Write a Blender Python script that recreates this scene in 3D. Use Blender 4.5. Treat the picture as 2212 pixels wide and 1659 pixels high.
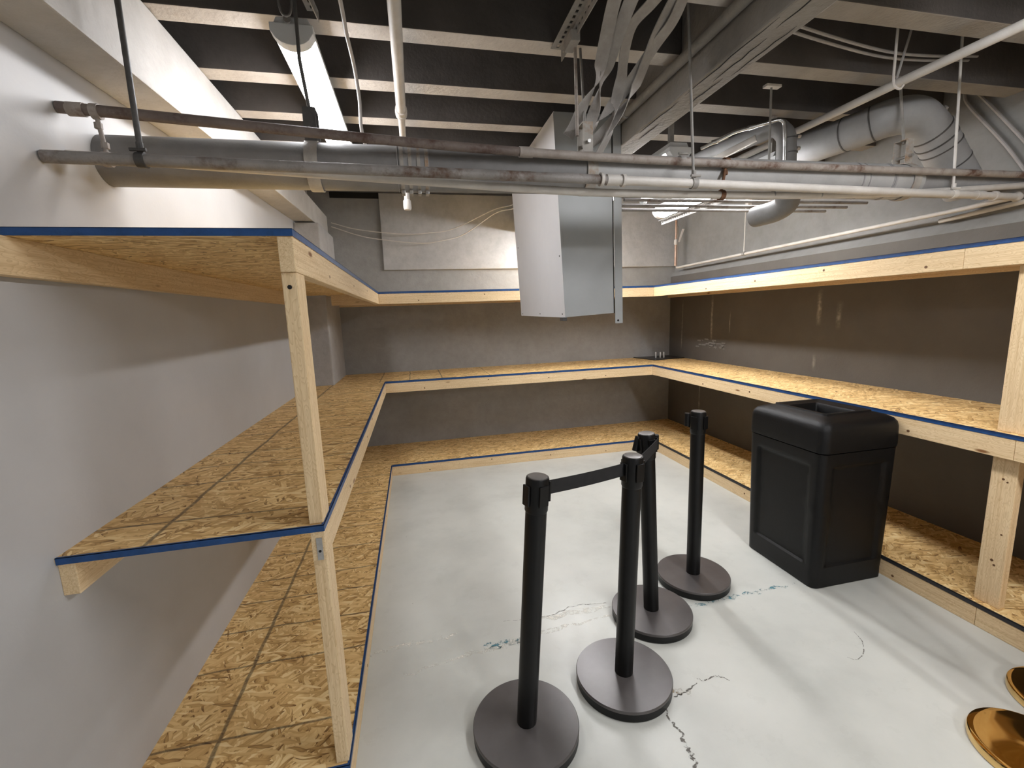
import bpy, bmesh, math, random
from mathutils import Vector, Matrix
random.seed(7)
for o in list(bpy.data.objects): bpy.data.objects.remove(o, do_unlink=True)
S = bpy.context.scene
COL = S.collection
# ------------------------------------------------------------------ camera
IMG_W, F_PX = 2212.0, 954.56
cam = bpy.data.cameras.new('camera'); cam.sensor_width = 36.0; cam.sensor_fit = 'HORIZONTAL'
cam.lens = 36.0 * F_PX / IMG_W; cam.clip_start = 0.02
co = bpy.data.objects.new('camera', cam); COL.objects.link(co)
PITCH, ROLL, YAW = -0.15695, 0.03534, -0.21260
RM = Matrix.Rotation(YAW, 3, 'Z') @ Matrix.Rotation(PITCH, 3, 'X') @ Matrix.Rotation(ROLL, 3, 'Y')
rt, fw, up = RM.col[0].copy(), RM.col[1].copy(), RM.col[2].copy()
mw = Matrix(((rt.x, up.x, -fw.x, 0.28914), (rt.y, up.y, -fw.y, -0.34964), (rt.z, up.z, -fw.z, 1.48476), (0, 0, 0, 1)))
co.matrix_world = mw
S.camera = co
# ------------------------------------------------------------------ world, exposure
W = bpy.data.worlds.new('world'); S.world = W; W.use_nodes = True
bg = W.node_tree.nodes['Background']; bg.inputs[0].default_value = (1, .95, .9, 1); bg.inputs[1].default_value = 0.02
S.view_settings.view_transform = 'Standard'; S.view_settings.look = 'None'
S.view_settings.exposure = 1.55; S.view_settings.gamma = 1.0; S.view_settings.use_curve_mapping = False
LAMP_STRENGTH = 14.5          # lamp over the shelves
LAMP2_STRENGTH = 12.0         # lamp beyond the timber beam
LAMP3_STRENGTH = 28.0          # overhead lamp out of frame; also the added lamp behind the duct
LAMP4_STRENGTH = 17.0           # lamp in the back right corner
FILL_LAMP_STRENGTH = 75.0          # added fill lamp by the rear wall
LAMP_COLOR = (1.0, 1.0, 1.03)

# ================================================================== materials
MATS = {}
def nodes_of(name):
    m = bpy.data.materials.new(name); m.use_nodes = True
    nt = m.node_tree; b = nt.nodes['Principled BSDF']; MATS[name] = m
    return m, nt, b
def lk(nt, a, b): nt.links.new(a, b)
def nd(nt, t, **kw):
    n = nt.nodes.new(t)
    for k, v in kw.items(): setattr(n, k, v)
    return n
def pos(nt, scale=(1, 1, 1), rot=(0, 0, 0), loc=(0, 0, 0), rnd=False):
    g = nd(nt, 'ShaderNodeNewGeometry'); out = g.outputs['Position']
    if rnd:
        oi = nd(nt, 'ShaderNodeObjectInfo'); mu = nd(nt, 'ShaderNodeVectorMath', operation='SCALE'); mu.inputs['Scale'].default_value = 7.0
        cx = nd(nt, 'ShaderNodeCombineXYZ')
        for i in range(3): lk(nt, oi.outputs['Random'], cx.inputs[i])
        lk(nt, cx.outputs[0], mu.inputs[0]); ad = nd(nt, 'ShaderNodeVectorMath', operation='ADD')
        lk(nt, out, ad.inputs[0]); lk(nt, mu.outputs[0], ad.inputs[1]); out = ad.outputs[0]
    mp = nd(nt, 'ShaderNodeMapping'); mp.inputs['Scale'].default_value = scale; mp.inputs['Rotation'].default_value = rot; mp.inputs['Location'].default_value = loc
    lk(nt, out, mp.inputs['Vector']); return mp.outputs[0]
def noise(nt, vec, scale, detail=4, rough=.55, dist=0):
    n = nd(nt, 'ShaderNodeTexNoise'); n.inputs['Scale'].default_value = scale; n.inputs['Detail'].default_value = detail
    n.inputs['Roughness'].default_value = rough; n.inputs['Distortion'].default_value = dist; lk(nt, vec, n.inputs['Vector']); return n.outputs['Fac']
def ramp(nt, fac, stops):
    r = nd(nt, 'ShaderNodeValToRGB'); e = r.color_ramp.elements
    while len(e) < len(stops): e.new(.5)
    for i, (p, c) in enumerate(stops): e[i].position = p; e[i].color = (*c, 1) if len(c) == 3 else c
    lk(nt, fac, r.inputs['Fac']); return r.outputs['Color']
def mix(nt, fac, a, b, mode='MIX'):
    m = nd(nt, 'ShaderNodeMix', data_type='RGBA', blend_type=mode)
    for s, v in ((m.inputs[0], fac), (m.inputs[6], a), (m.inputs[7], b)):
        if hasattr(v, 'is_linked'): lk(nt, v, s)
        else: s.default_value = v if isinstance(v, (int, float)) else (*v, 1)
    return m.outputs[2]
def math_(nt, op, a, b=0.0, c=None):
    m = nd(nt, 'ShaderNodeMath', operation=op)
    for i, v in enumerate((a, b) if c is None else (a, b, c)):
        if hasattr(v, 'is_linked'): lk(nt, v, m.inputs[i])
        else: m.inputs[i].default_value = v
    return m.outputs[0]
def bump(nt, b, h, strength=.2, dist=.01):
    n = nd(nt, 'ShaderNodeBump'); n.inputs['Strength'].default_value = strength; n.inputs['Distance'].default_value = dist
    lk(nt, h, n.inputs['Height']); lk(nt, n.outputs[0], b.inputs['Normal'])
def painted(name, c1, c2, rough=.6, scale=6, bs=60, bstr=.15, metallic=0, spec=.4, lo=.35, hi=.65, rust=None):
    m, nt, b = nodes_of(name); p = pos(nt)
    f = noise(nt, p, scale, 6, .6); col = ramp(nt, f, [(lo, c1), (hi, c2)])
    if rust: col = mix(nt, ramp(nt, noise(nt, p, 9, 5, .7), [(.52, (0, 0, 0)), (.68, (1, 1, 1))]), col, rust)
    lk(nt, col, b.inputs['Base Color']); b.inputs['Roughness'].default_value = rough; b.inputs['Metallic'].default_value = metallic
    b.inputs['Specular IOR Level'].default_value = spec
    bump(nt, b, noise(nt, p, bs, 5), bstr); return m
painted('paint_wall_left', (.435, .43, .425), (.48, .475, .47), .45, 2, 90, .05)
def concrete(name, c1, c2, streak=None):
    m, nt, b = nodes_of(name); p = pos(nt)
    f = noise(nt, p, 2.3, 8, .62); f2 = noise(nt, p, 14, 6, .65)
    col = ramp(nt, f, [(.3, c1), (.7, c2)])
    col = mix(nt, ramp(nt, f2, [(.35, (.55, .55, .55)), (.6, (1, 1, 1))]), mix(nt, .35, col, (.12, .11, .10)), col)
    if streak:   # mineral runs down the wall
        sp = pos(nt, (1, 1, .25)); sx = nd(nt, 'ShaderNodeSeparateXYZ'); lk(nt, pos(nt), sx.inputs[0])
        wob = math_(nt, 'MULTIPLY', math_(nt, 'SUBTRACT', noise(nt, sp, 5, 3), .5), .06)
        yy = math_(nt, 'ADD', sx.outputs['Y'], wob); acc = None
        for (y0, w, zt, zb) in streak:
            d = math_(nt, 'ABSOLUTE', math_(nt, 'SUBTRACT', yy, y0))
            k = math_(nt, 'SUBTRACT', 1.0, math_(nt, 'DIVIDE', d, w)); k = math_(nt, 'MAXIMUM', k, 0.0)
            for e_ in (math_(nt, 'SUBTRACT', zt, sx.outputs['Z']), math_(nt, 'SUBTRACT', sx.outputs['Z'], zb)):
                k = math_(nt, 'MULTIPLY', k, math_(nt, 'MINIMUM', math_(nt, 'MAXIMUM', math_(nt, 'MULTIPLY', e_, 7.0), 0.0), .75))
            acc = k if acc is None else math_(nt, 'MAXIMUM', acc, k)
        br = ramp(nt, noise(nt, pos(nt), 22, 5, .7), [(.42, (0, 0, 0)), (.6, (1, 1, 1))])
        sep = nd(nt, 'ShaderNodeSeparateColor'); lk(nt, br, sep.inputs[0])
        acc = math_(nt, 'MULTIPLY', acc, math_(nt, 'ADD', math_(nt, 'MULTIPLY', sep.outputs[0], .75), .25))
        col = mix(nt, acc, col, (.62, .58, .50))
    lk(nt, col, b.inputs['Base Color']); b.inputs['Roughness'].default_value = .62; b.inputs['Specular IOR Level'].default_value = .3
    bump(nt, b, noise(nt, p, 26, 8, .7), .35, .01); return m
concrete('concrete_back', (.27, .265, .255), (.34, .335, .325))
concrete('concrete_right_shaded', (.105, .095, .085), (.135, .125, .112), [(3.77, .022, 1.62, 1.12), (2.51, .025, 1.6, 1.30), (2.34, .03, 1.5, 1.28), (3.50, .012, 1.45, 1.2), (2.52, .02, 1.1, .95), (4.3, .010, 1.6, 1.0), (3.95, .012, .8, .3)])  # shade under the shelves put into the wall colour; mineral runs are real
concrete('concrete_ledge', (.40, .395, .385), (.48, .475, .465))
concrete('concrete_upper', (.215, .21, .20), (.275, .27, .26))
concrete('concrete_pillar', (.42, .41, .40), (.50, .49, .48))
painted('timber_beam_paint', (.44, .42, .39), (.53, .51, .48), .6, 5, 45, .45)
painted('timber_grey_beam', (.20, .185, .165), (.26, .24, .215), .7, 6, 50, .4)
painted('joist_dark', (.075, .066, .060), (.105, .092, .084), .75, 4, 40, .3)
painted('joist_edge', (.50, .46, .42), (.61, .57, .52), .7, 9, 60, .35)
painted('joist_edge_dim', (.27, .245, .215), (.33, .30, .265), .7, 9, 60, .35)  # darker copy of the joist edges, dimmer light put into the colour
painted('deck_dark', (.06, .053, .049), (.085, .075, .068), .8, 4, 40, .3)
painted('pipe_grey', (.25, .245, .24), (.30, .295, .29), .5, 10, 120, .08)
painted('pipe_shaded', (.17, .165, .16), (.21, .205, .20), .55, 10, 120, .1)  # shaded copy of the grey pipe paint, shade put into the colour
painted('pipe_lit', (.34, .335, .325), (.40, .395, .385), .5, 10, 120, .08)  # lit copy of the grey pipe paint, for the drain's right length
painted('pipe_darkened', (.20, .185, .17), (.27, .25, .235), .55, 14, 160, .2, rust=(.10, .06, .04))  # darker copy; on the left thin pipe it paints in the backlit shade
painted('pipe_rusty_dark', (.13, .10, .088), (.18, .145, .125), .6, 16, 160, .2, rust=(.07, .035, .025))
painted('pipe_light', (.50, .47, .43), (.58, .55, .51), .5, 14, 160, .12)
painted('pipe_rusty', (.27, .23, .20), (.36, .32, .285), .6, 16, 160, .2, rust=(.11, .055, .035))
painted('rust', (.09, .040, .020), (.16, .075, .035), .8, 40, 200, .3)
painted('steel_strap', (.30, .28, .25), (.40, .37, .33), .55, 20, 100, .1, rust=(.28, .15, .06))
painted('dark_rod', (.05, .048, .046), (.09, .085, .08), .5, 20, 120, .1)
painted('grey_rod', (.25, .24, .22), (.33, .31, .29), .55, 20, 120, .1)
painted('cable_grey', (.34, .32, .30), (.40, .38, .36), .6, 20, 200, .05)
painted('cable_white', (.60, .56, .52), (.66, .63, .58), .5, 20, 200, .05)
painted('strap_cloth', (.30, .28, .26), (.38, .36, .34), .7, 20, 200, .2)
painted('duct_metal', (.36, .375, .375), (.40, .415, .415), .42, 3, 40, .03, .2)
painted('duct_side_lit', (.62, .62, .635), (.66, .66, .675), .5, 3, 40, .03)  # lighter copy of the duct metal, lamp light put into the colour
painted('shadow_gap', (.012, .011, .010), (.018, .017, .016), .9)
painted('copper_pipe', (.42, .26, .18), (.52, .36, .27), .4, 20, 100, .05, .4)
painted('shiny_conduit', (.55, .55, .54), (.66, .66, .65), .22, 20, 100, .02, .9)
painted('lamp_housing', (.62, .63, .63), (.68, .69, .69), .4, 8, 60, .02)
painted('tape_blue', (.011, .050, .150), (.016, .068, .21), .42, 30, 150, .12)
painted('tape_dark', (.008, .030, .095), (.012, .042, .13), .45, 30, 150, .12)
painted('plastic_black', (.0045, .0042, .0042), (.0062, .0060, .0060), .42, 30, 420, .22, spec=.25)
painted('tape_black', (.02, .02, .022), (.03, .03, .034), .5, 30, 150, .12)
painted('plastic_inside', (.003, .003, .003), (.005, .005, .005), .7)
painted('powder_black', (.0042, .0040, .0040), (.0058, .0056, .0056), .38, 30, 900, .06, spec=.28)
painted('base_cover', (.082, .073, .070), (.095, .086, .083), .33, 12, 500, .03, .25, spec=.6)
painted('belt_black', (.010, .0095, .0095), (.015, .014, .014), .75, 40, 900, .25)
painted('cap_metal', (.16, .15, .145), (.20, .19, .18), .3, 20, 300, .03, .6)
painted('brass_polished', (.74, .50, .20), (.78, .54, .23), .07, 6, 60, .0, 1.0)
painted('velvet_red', (.26, .012, .010), (.34, .02, .016), .8, 40, 500, .2)
painted('plate_black', (.03, .03, .029), (.045, .044, .042), .35, 20, 200, .1, .5)
painted('zinc', (.45, .44, .42), (.58, .57, .55), .35, 30, 200, .1, .8)
painted('brown_knot', (.11, .05, .02), (.16, .08, .035), .6)
# emissive lens of a lamp
def lens(name, strength):
    m, nt, b = nodes_of(name)
    b.inputs['Base Color'].default_value = (.8, .8, .8, 1); b.inputs['Roughness'].default_value = .3
    b.inputs['Emission Color'].default_value = (*LAMP_COLOR, 1); b.inputs['Emission Strength'].default_value = strength
lens('lens_main', LAMP_STRENGTH); lens('lens_far', LAMP2_STRENGTH); lens('lens_rear', LAMP3_STRENGTH); lens('lens_corner', LAMP4_STRENGTH); lens('lens_rear_fill', FILL_LAMP_STRENGTH)
# sawn pine, grain along one axis
def pine(name, axis, tint=(1, 1, 1)):
    m, nt, b = nodes_of(name); lo, hi = 3.0, 150
    sc = [hi, hi, hi]; sc[axis] = lo
    p = pos(nt, tuple(sc), rnd=True); p2 = pos(nt, tuple(2.2 if i == axis else 9 for i in range(3)), rnd=True)
    g = noise(nt, p, 1.0, 4, .55, .8); warp = noise(nt, p2, 1.0, 2)
    rings = nd(nt, 'ShaderNodeTexNoise'); rings.inputs['Scale'].default_value = 3.2; rings.inputs['Detail'].default_value = 2
    lk(nt, p2, rings.inputs['Vector'])
    band = math_(nt, 'FRACT', math_(nt, 'MULTIPLY', rings.outputs['Fac'], 16.0))
    band = math_(nt, 'POWER', band, 3.0)
    c = lambda r, g_, b_: (r * tint[0], g_ * tint[1], b_ * tint[2])
    col = ramp(nt, g, [(.28, c(.62, .44, .24)), (.5, c(.74, .56, .335)), (.75, c(.80, .635, .40))])
    col = mix(nt, math_(nt, 'MULTIPLY', band, .42), col, c(.42, .25, .105))
    vo = nd(nt, 'ShaderNodeTexVoronoi'); vo.inputs['Scale'].default_value = 1.0
    pk = pos(nt, tuple(3.2 if i == axis else 11 for i in range(3)), rnd=True); lk(nt, pk, vo.inputs['Vector'])
    kn = ramp(nt, vo.outputs['Distance'], [(.05, (1, 1, 1)), (.105, (0, 0, 0))])
    col = mix(nt, kn, col, c(.22, .10, .035))
    lk(nt, col, b.inputs['Base Color']); b.inputs['Roughness'].default_value = .6; b.inputs['Specular IOR Level'].default_value = .25
    bump(nt, b, g, .12, .004)
for i, a in enumerate('xyz'): pine('pine_' + a, i)
# oriented strand board: three layers of long flakes, each flake its own tone
def osb(name, xlines=(), ylines=(), xr_=(-9, 9)):
    m, nt, b = nodes_of(name)
    base = pos(nt); vals = []
    nz = nd(nt, 'ShaderNodeTexNoise'); nz.inputs['Scale'].default_value = 9; lk(nt, base, nz.inputs['Vector'])
    for k, (ang, sx, sy) in enumerate(((.25, 17, 95), (-.65, 14, 80), (1.15, 19, 110), (2.2, 15, 88))):
        vr = nd(nt, 'ShaderNodeVectorRotate', rotation_type='Z_AXIS'); vr.inputs['Angle'].default_value = ang
        mp = nd(nt, 'ShaderNodeMapping'); mp.inputs['Scale'].default_value = (sx, sy, 30)
        mp.inputs['Location'].default_value = (k * 3.1, k * 1.7, 0)
        ad = nd(nt, 'ShaderNodeVectorMath', operation='MULTIPLY_ADD'); lk(nt, nz.outputs['Color'], ad.inputs[0]); ad.inputs[1].default_value = (.05, .05, 0); lk(nt, base, ad.inputs[2])
        lk(nt, ad.outputs[0], vr.inputs['Vector']); lk(nt, vr.outputs[0], mp.inputs['Vector'])
        v = nd(nt, 'ShaderNodeTexVoronoi', voronoi_dimensions='2D'); v.inputs['Scale'].default_value = 1.0; lk(nt, mp.outputs[0], v.inputs['Vector'])
        sc = nd(nt, 'ShaderNodeSeparateColor'); lk(nt, v.outputs['Color'], sc.inputs[0])
        st = noise(nt, mp.outputs[0], 1.6, 3, .6)
        tone = math_(nt, 'ADD', math_(nt, 'MULTIPLY', sc.outputs[0], .78), math_(nt, 'MULTIPLY', st, .28))
        tone = math_(nt, 'SUBTRACT', tone, math_(nt, 'MULTIPLY', math_(nt, 'POWER', v.outputs['Distance'], 2.0), .30))
        vals.append((tone, sc.outputs[1]))
    t = vals[3][0]
    for tone, mk in (vals[2], vals[1], vals[0]):
        sel = math_(nt, 'GREATER_THAN', mk, .58)
        t = math_(nt, 'ADD', math_(nt, 'MULTIPLY', tone, sel), math_(nt, 'MULTIPLY', t, math_(nt, 'SUBTRACT', 1.0, sel)))
    col = ramp(nt, t, [(.02, (.22, .115, .040)), (.17, (.52, .315, .115)), (.45, (.70, .46, .195)), (.72, (.82, .59, .27)), (.97, (.93, .75, .42))])
    if xlines or ylines:
        sx_ = nd(nt, 'ShaderNodeSeparateXYZ'); lk(nt, base, sx_.inputs[0]); acc = None
        wob = math_(nt, 'MULTIPLY', math_(nt, 'SUBTRACT', noise(nt, base, 6, 2), .5), .02)
        for c_, vals_ in (('Y', xlines), ('X', ylines)):
            cc = math_(nt, 'ADD', sx_.outputs[c_], wob)
            for v_, w_ in vals_:
                k = math_(nt, 'SUBTRACT', 1.0, math_(nt, 'DIVIDE', math_(nt, 'ABSOLUTE', math_(nt, 'SUBTRACT', cc, v_)), w_))
                k = math_(nt, 'MAXIMUM', math_(nt, 'MULTIPLY', k, 2.0), 0.0)
                acc = k if acc is None else math_(nt, 'MAXIMUM', acc, k)
        acc = math_(nt, 'MINIMUM', acc, 1.0)
        brk = math_(nt, 'ADD', math_(nt, 'MULTIPLY', noise(nt, base, 60, 4, .7), .9), .22)
        acc = math_(nt, 'MULTIPLY', acc, math_(nt, 'MINIMUM', brk, .85))
        col = mix(nt, acc, col, (.055, .045, .035))
    lk(nt, col, b.inputs['Base Color']); b.inputs['Roughness'].default_value = .55; b.inputs['Specular IOR Level'].default_value = .3
    bump(nt, b, t, .25, .004)
osb('osb_plain')
osb('osb_left_low', [(v, .006) for v in (1.12, 1.452, 1.682, 1.897, 2.09, 2.355, 2.62, 2.87, 3.21, 3.59)], [(-.44, .009)])
osb('osb_left_mid', [(v, .006) for v in (1.08, 1.414, 1.62, 1.80, 2.13, 2.45, 2.90, 3.3, 3.62)], [(-.455, .008)])
osb('osb_back_mid', [], [(-.05, .006), (.22, .006), (.52, .007), (.98, .004)])
# painted cellar floor
def floor_mat():
    m, nt, b = nodes_of('floor_paint'); p = pos(nt)
    f = noise(nt, p, 1.6, 7, .6); f2 = noise(nt, p, 7, 6, .65)
    col = ramp(nt, f, [(.28, (.40, .405, .37)), (.5, (.495, .50, .458)), (.72, (.55, .55, .505))])
    col = mix(nt, math_(nt, 'MULTIPLY', math_(nt, 'GREATER_THAN', f2, .60), .10), col, (.36, .36, .32))
    vo = nd(nt, 'ShaderNodeTexVoronoi'); vo.inputs['Scale'].default_value = 6; lk(nt, p, vo.inputs['Vector'])
    col = mix(nt, ramp(nt, vo.outputs['Distance'], [(.018, (.55, .55, .55)), (.03, (0, 0, 0))]), col, (.17, .17, .15))
    lk(nt, col, b.inputs['Base Color'])
    lk(nt, ramp(nt, f2, [(.3, (.30, .30, .30)), (.7, (.46, .46, .46))]), b.inputs['Roughness'])
    b.inputs['Specular IOR Level'].default_value = .45
    bump(nt, b, f2, .08, .01)
floor_mat()
def stain(name, c, lo, hi, scale):
    m, nt, b = nodes_of(name); p = pos(nt)
    lk(nt, ramp(nt, noise(nt, p, scale, 6, .75), [(lo, (0, 0, 0)), (hi, (1, 1, 1))]), b.inputs['Alpha'])
    b.inputs['Base Color'].default_value = (*c, 1); b.inputs['Roughness'].default_value = .7
stain('stain_chalk', (.74, .71, .63), .44, .66, 34); stain('stain_dark', (.12, .11, .095), .44, .52, 55)
stain('stain_blue', (.07, .20, .24), .50, .60, 40); stain('stain_grey', (.43, .42, .37), .40, .72, 16)
stain('stain_tan', (.36, .27, .15), .48, .66, 24)

# ================================================================== geometry helpers
ORG = {}
def root(name, label, cat, loc, group=None):
    o = bpy.data.objects.new(name, None); o.empty_display_size = .05; o.location = loc; COL.objects.link(o)
    o['label'] = label; o['category'] = cat
    if group: o['group'] = group
    ORG[o] = Vector(loc); return o
def obj(name, bm, mat, parent=None, smooth=False, bevel=0, label=None, cat=None, group=None, kind=None, loc=None, mat2=None, sel2=None):
    """one mesh object; bm is in world coordinates and is moved to its parent's (or its own) base"""
    if bevel:
        bmesh.ops.bevel(bm, geom=list(bm.edges), offset=bevel, segments=2, affect='EDGES', profile=.6)
    if parent is not None: o0 = ORG[parent]
    elif loc is not None: o0 = Vector(loc)
    else:
        xs = [v.co for v in bm.verts]
        o0 = Vector(((min(c.x for c in xs) + max(c.x for c in xs)) / 2, (min(c.y for c in xs) + max(c.y for c in xs)) / 2, min(c.z for c in xs)))
    bm.normal_update()
    bmesh.ops.translate(bm, verts=bm.verts, vec=-o0)
    me = bpy.data.meshes.new(name); me.materials.append(MATS[mat])
    if mat2:
        me.materials.append(MATS[mat2])
        for f in bm.faces:
            if sel2(f): f.material_index = 1
    if smooth:
        for f in bm.faces: f.smooth = True
    bm.to_mesh(me); bm.free()
    if smooth: me.set_sharp_from_angle(angle=math.radians(40))
    o = bpy.data.objects.new(name, me); COL.objects.link(o); ORG[o] = o0
    if parent is not None: o.parent = parent
    else: o.location = o0
    if label: o['label'] = label
    if cat: o['category'] = cat
    if group: o['group'] = group
    if kind: o['kind'] = kind
    return o
def B(): return bmesh.new()
def box(bm, x0, x1, y0, y1, z0, z1):
    v = [bm.verts.new((x, y, z)) for x in (x0, x1) for y in (y0, y1) for z in (z0, z1)]
    for f in ((0, 1, 3, 2), (4, 6, 7, 5), (0, 4, 5, 1), (2, 3, 7, 6), (0, 2, 6, 4), (1, 5, 7, 3)): bm.faces.new([v[i] for i in f])
    return bm
def bx(*a): return box(B(), *a)
def frame_of(d):
    d = d.normalized(); a = Vector((0, 0, 1)) if abs(d.z) < .9 else Vector((1, 0, 0))
    u = d.cross(a).normalized(); return u, d.cross(u).normalized()
def fillet(pts, r, n=8):
    P = [Vector(p) for p in pts]; out = [P[0]]
    for i in range(1, len(P) - 1):
        a, b, c = P[i - 1], P[i], P[i + 1]; d1 = (a - b); d2 = (c - b)
        ang = d1.angle(d2)
        if ang > math.pi - .05: out.append(b); continue
        t = min(r / math.tan(ang / 2), d1.length * .49, d2.length * .49)
        p, q = b + d1.normalized() * t, b + d2.normalized() * t
        for k in range(n + 1):
            s = k / n; out.append(p * (1 - s) ** 2 + b * 2 * s * (1 - s) + q * s * s)
    out.append(P[-1]); return out
def sweep(bm, pts, section, twist=None, cap=True, scale=None):
    """sweep a closed 2-d section along pts with parallel transport"""
    P = [Vector(p) for p in pts]; n = len(P); T = []
    for i in range(n):
        d = (P[min(i + 1, n - 1)] - P[max(i - 1, 0)]); T.append(d.normalized())
    u, w = frame_of(T[0]); rings = []
    for i in range(n):
        if i:
            ax = T[i - 1].cross(T[i])
            if ax.length > 1e-7:
                R_ = Matrix.Rotation(T[i - 1].angle(T[i]), 3, ax.normalized()); u = R_ @ u; w = R_ @ w
        tw = twist(i / (n - 1)) if twist else 0; k = scale(i / (n - 1)) if scale else 1
        cu, cw = u * math.cos(tw) + w * math.sin(tw), w * math.cos(tw) - u * math.sin(tw)
        rings.append([bm.verts.new(P[i] + cu * a * k + cw * b * k) for a, b in section])
    m = len(section)
    for i in range(n - 1):
        for j in range(m):
            bm.faces.new((rings[i][j], rings[i][(j + 1) % m], rings[i + 1][(j + 1) % m], rings[i + 1][j]))
    if cap:
        bm.faces.new(list(reversed(rings[0]))); bm.faces.new(rings[-1])
    bmesh.ops.recalc_face_normals(bm, faces=bm.faces)
    return bm
def circ(r, n=16): return [(r * math.cos(2 * math.pi * i / n), r * math.sin(2 * math.pi * i / n)) for i in range(n)]
def tube(pts, r, n=16, bm=None, fr=0):
    if fr: pts = fillet(pts, fr)
    return sweep(bm or B(), pts, circ(r, n))
def lathe(prof, o, axis=(0, 0, 1), n=40, bm=None):
    bm = bm or B(); o = Vector(o); a = Vector(axis).normalized(); u, w = frame_of(a); rings = []
    for r, h in prof:
        rings.append([bm.verts.new(o + a * h + (u * math.cos(2 * math.pi * i / n) + w * math.sin(2 * math.pi * i / n)) * max(r, 1e-4)) for i in range(n)])
    for i in range(len(prof) - 1):
        for j in range(n): bm.faces.new((rings[i][j], rings[i][(j + 1) % n], rings[i + 1][(j + 1) % n], rings[i + 1][j]))
    bm.faces.new(list(reversed(rings[0]))); bm.faces.new(rings[-1])
    bmesh.ops.recalc_face_normals(bm, faces=bm.faces); return bm
def ring(c, axis, r0, r1, w, n=28, bm=None):
    """a band around a pipe: inner radius r0, outer r1, width w"""
    return lathe([(r0, -w / 2), (r1, -w / 2), (r1, w / 2), (r0, w / 2)], c, axis, n, bm)
def lerp(a, b, t): return tuple(a[i] + (b[i] - a[i]) * t for i in range(3))
def smooth_path(P, n=8):
    P = [Vector(p) for p in P]; Q = [P[0] * 2 - P[1]] + P + [P[-1] * 2 - P[-2]]; out = []
    for i in range(1, len(Q) - 2):
        a, b, c, d = Q[i - 1:i + 3]
        for k in range(n):
            t = k / n; out.append(.5 * ((2 * b) + (c - a) * t + (2 * a - 5 * b + 4 * c - d) * t * t + (3 * b - a - 3 * c + d) * t ** 3))
    out.append(P[-1]); return out

# ================================================================== dimensions (metres)
XL, XRW, YB, YR = -.645, 3.35, 4.56, -5.0      # left wall, right wall, back wall, rear wall
XS, YS = 2.708, 3.836                          # front line of the right and of the back shelves
ZT = (.107, .909, 1.720)                       # tops of the three tiers
YE = .925                                      # free end of the left shelves
ZD, ZJ = 2.79, 2.51                            # floor deck above, underside of the joists
T, RH, RT = .018, .089, .038                   # board thickness, rail height, rail thickness
# ================================================================== the setting
fl = obj('floor', bx(XL - .3, XRW + .3, YR, YB + .3, -.12, 0), 'floor_paint', kind='structure', label='pale grey-green painted concrete cellar floor')
obj('wall_left', bx(XL - .2, XL, YR, YB, 0, ZD), 'paint_wall_left', kind='structure', label='smooth white painted wall behind the left shelves')
wb = obj('wall_back', bx(XL, XRW + .3, YB, YB + .2, 0, ZD), 'concrete_back', kind='structure', label='grey painted concrete wall behind the back shelves')
obj('wall_ledge', bx(.03, 3.42, YB - .03, YB, 1.98, 2.74), 'concrete_ledge', wb, bevel=.006)
bm = B(); box(bm, -.44, .028, YB - .012, YB, 2.69, 2.745)
obj('wall_gap', bm, 'shadow_gap', wb, label='dark broken-out gap along the top of the wall')
wr = obj('wall_right', bx(XRW, XRW + .3, YR, YB, 0, 1.86), 'concrete_right_shaded', kind='structure', label='grey concrete wall behind the right shelves with white mineral runs')
bm = B()
prof = [(XRW, 1.86), (XRW + .3, 1.86), (XRW + .3, ZD), (XRW + .05, ZD), (XRW + .05, 1.93)]
for y in (YR, YB): [bm.verts.new((x, y, z)) for x, z in prof]
bm.verts.ensure_lookup_table(); k = len(prof)
bm.faces.new(list(reversed(bm.verts[:k]))); bm.faces.new(bm.verts[k:2 * k])
for i in range(k): bm.faces.new((bm.verts[i], bm.verts[(i + 1) % k], bm.verts[k + (i + 1) % k], bm.verts[k + i]))
bmesh.ops.recalc_face_normals(bm, faces=bm.faces)
obj('wall_upper', bm, 'concrete_upper', wr)
bm = B()
for i in range(34):
    y = 3.53 + .45 * random.random(); z = 1.05 + .09 * random.random(); s = .008 + .022 * random.random()
    box(bm, XRW - .004 - .006 * random.random(), XRW, y, y + s * 2.2, z, z + s * .5)
obj('wall_patch', bm, 'concrete_upper', wr, label='rough broken patch in the wall plaster')
obj('wall_rear', bx(XL - .2, XRW + .3, YR - .2, YR, 0, ZD), 'concrete_back', kind='structure', label='plain cellar wall opposite the shelves')
obj('wall_pillar', bx(XL, -.443, 3.85, YB, 0, 2.315), 'concrete_pillar', kind='structure', bevel=.012, label='short concrete pillar in the corner under the white beam')
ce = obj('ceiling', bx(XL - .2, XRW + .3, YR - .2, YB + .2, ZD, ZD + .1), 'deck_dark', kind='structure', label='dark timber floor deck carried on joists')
jy = [1.455 + .382 * k for k in range(-17, 9)]
for y in jy:
    if y < YR or y > 3.5: continue
    for (x0, x1) in ((XL, 1.443), (1.572, XRW + .05)):
        w = .088 + .008 * random.random()
        obj('joist', bx(x0, x1, y, y + w, ZJ + .006 * random.random(), ZD), 'joist_dark', ce, bevel=.004, mat2='joist_edge' if x0 < 0 else 'joist_edge_dim', sel2=lambda f: f.normal.z < -.6)
bm = B()     # white beam against the left wall, dipping a little towards the camera
zb = lambda y: 2.195 + .034 * y
vs = [bm.verts.new((x, y, z)) for y in (YR, YB) for (x, z) in ((XL, zb(y)), (-.485, zb(y)), (-.485, ZJ), (XL, ZJ))]
for f in ((0, 1, 2, 3), (7, 6, 5, 4), (0, 4, 5, 1), (1, 5, 6, 2), (2, 6, 7, 3), (3, 7, 4, 0)): bm.faces.new([vs[i] for i in f])
bmesh.ops.recalc_face_normals(bm, faces=bm.faces)
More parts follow.
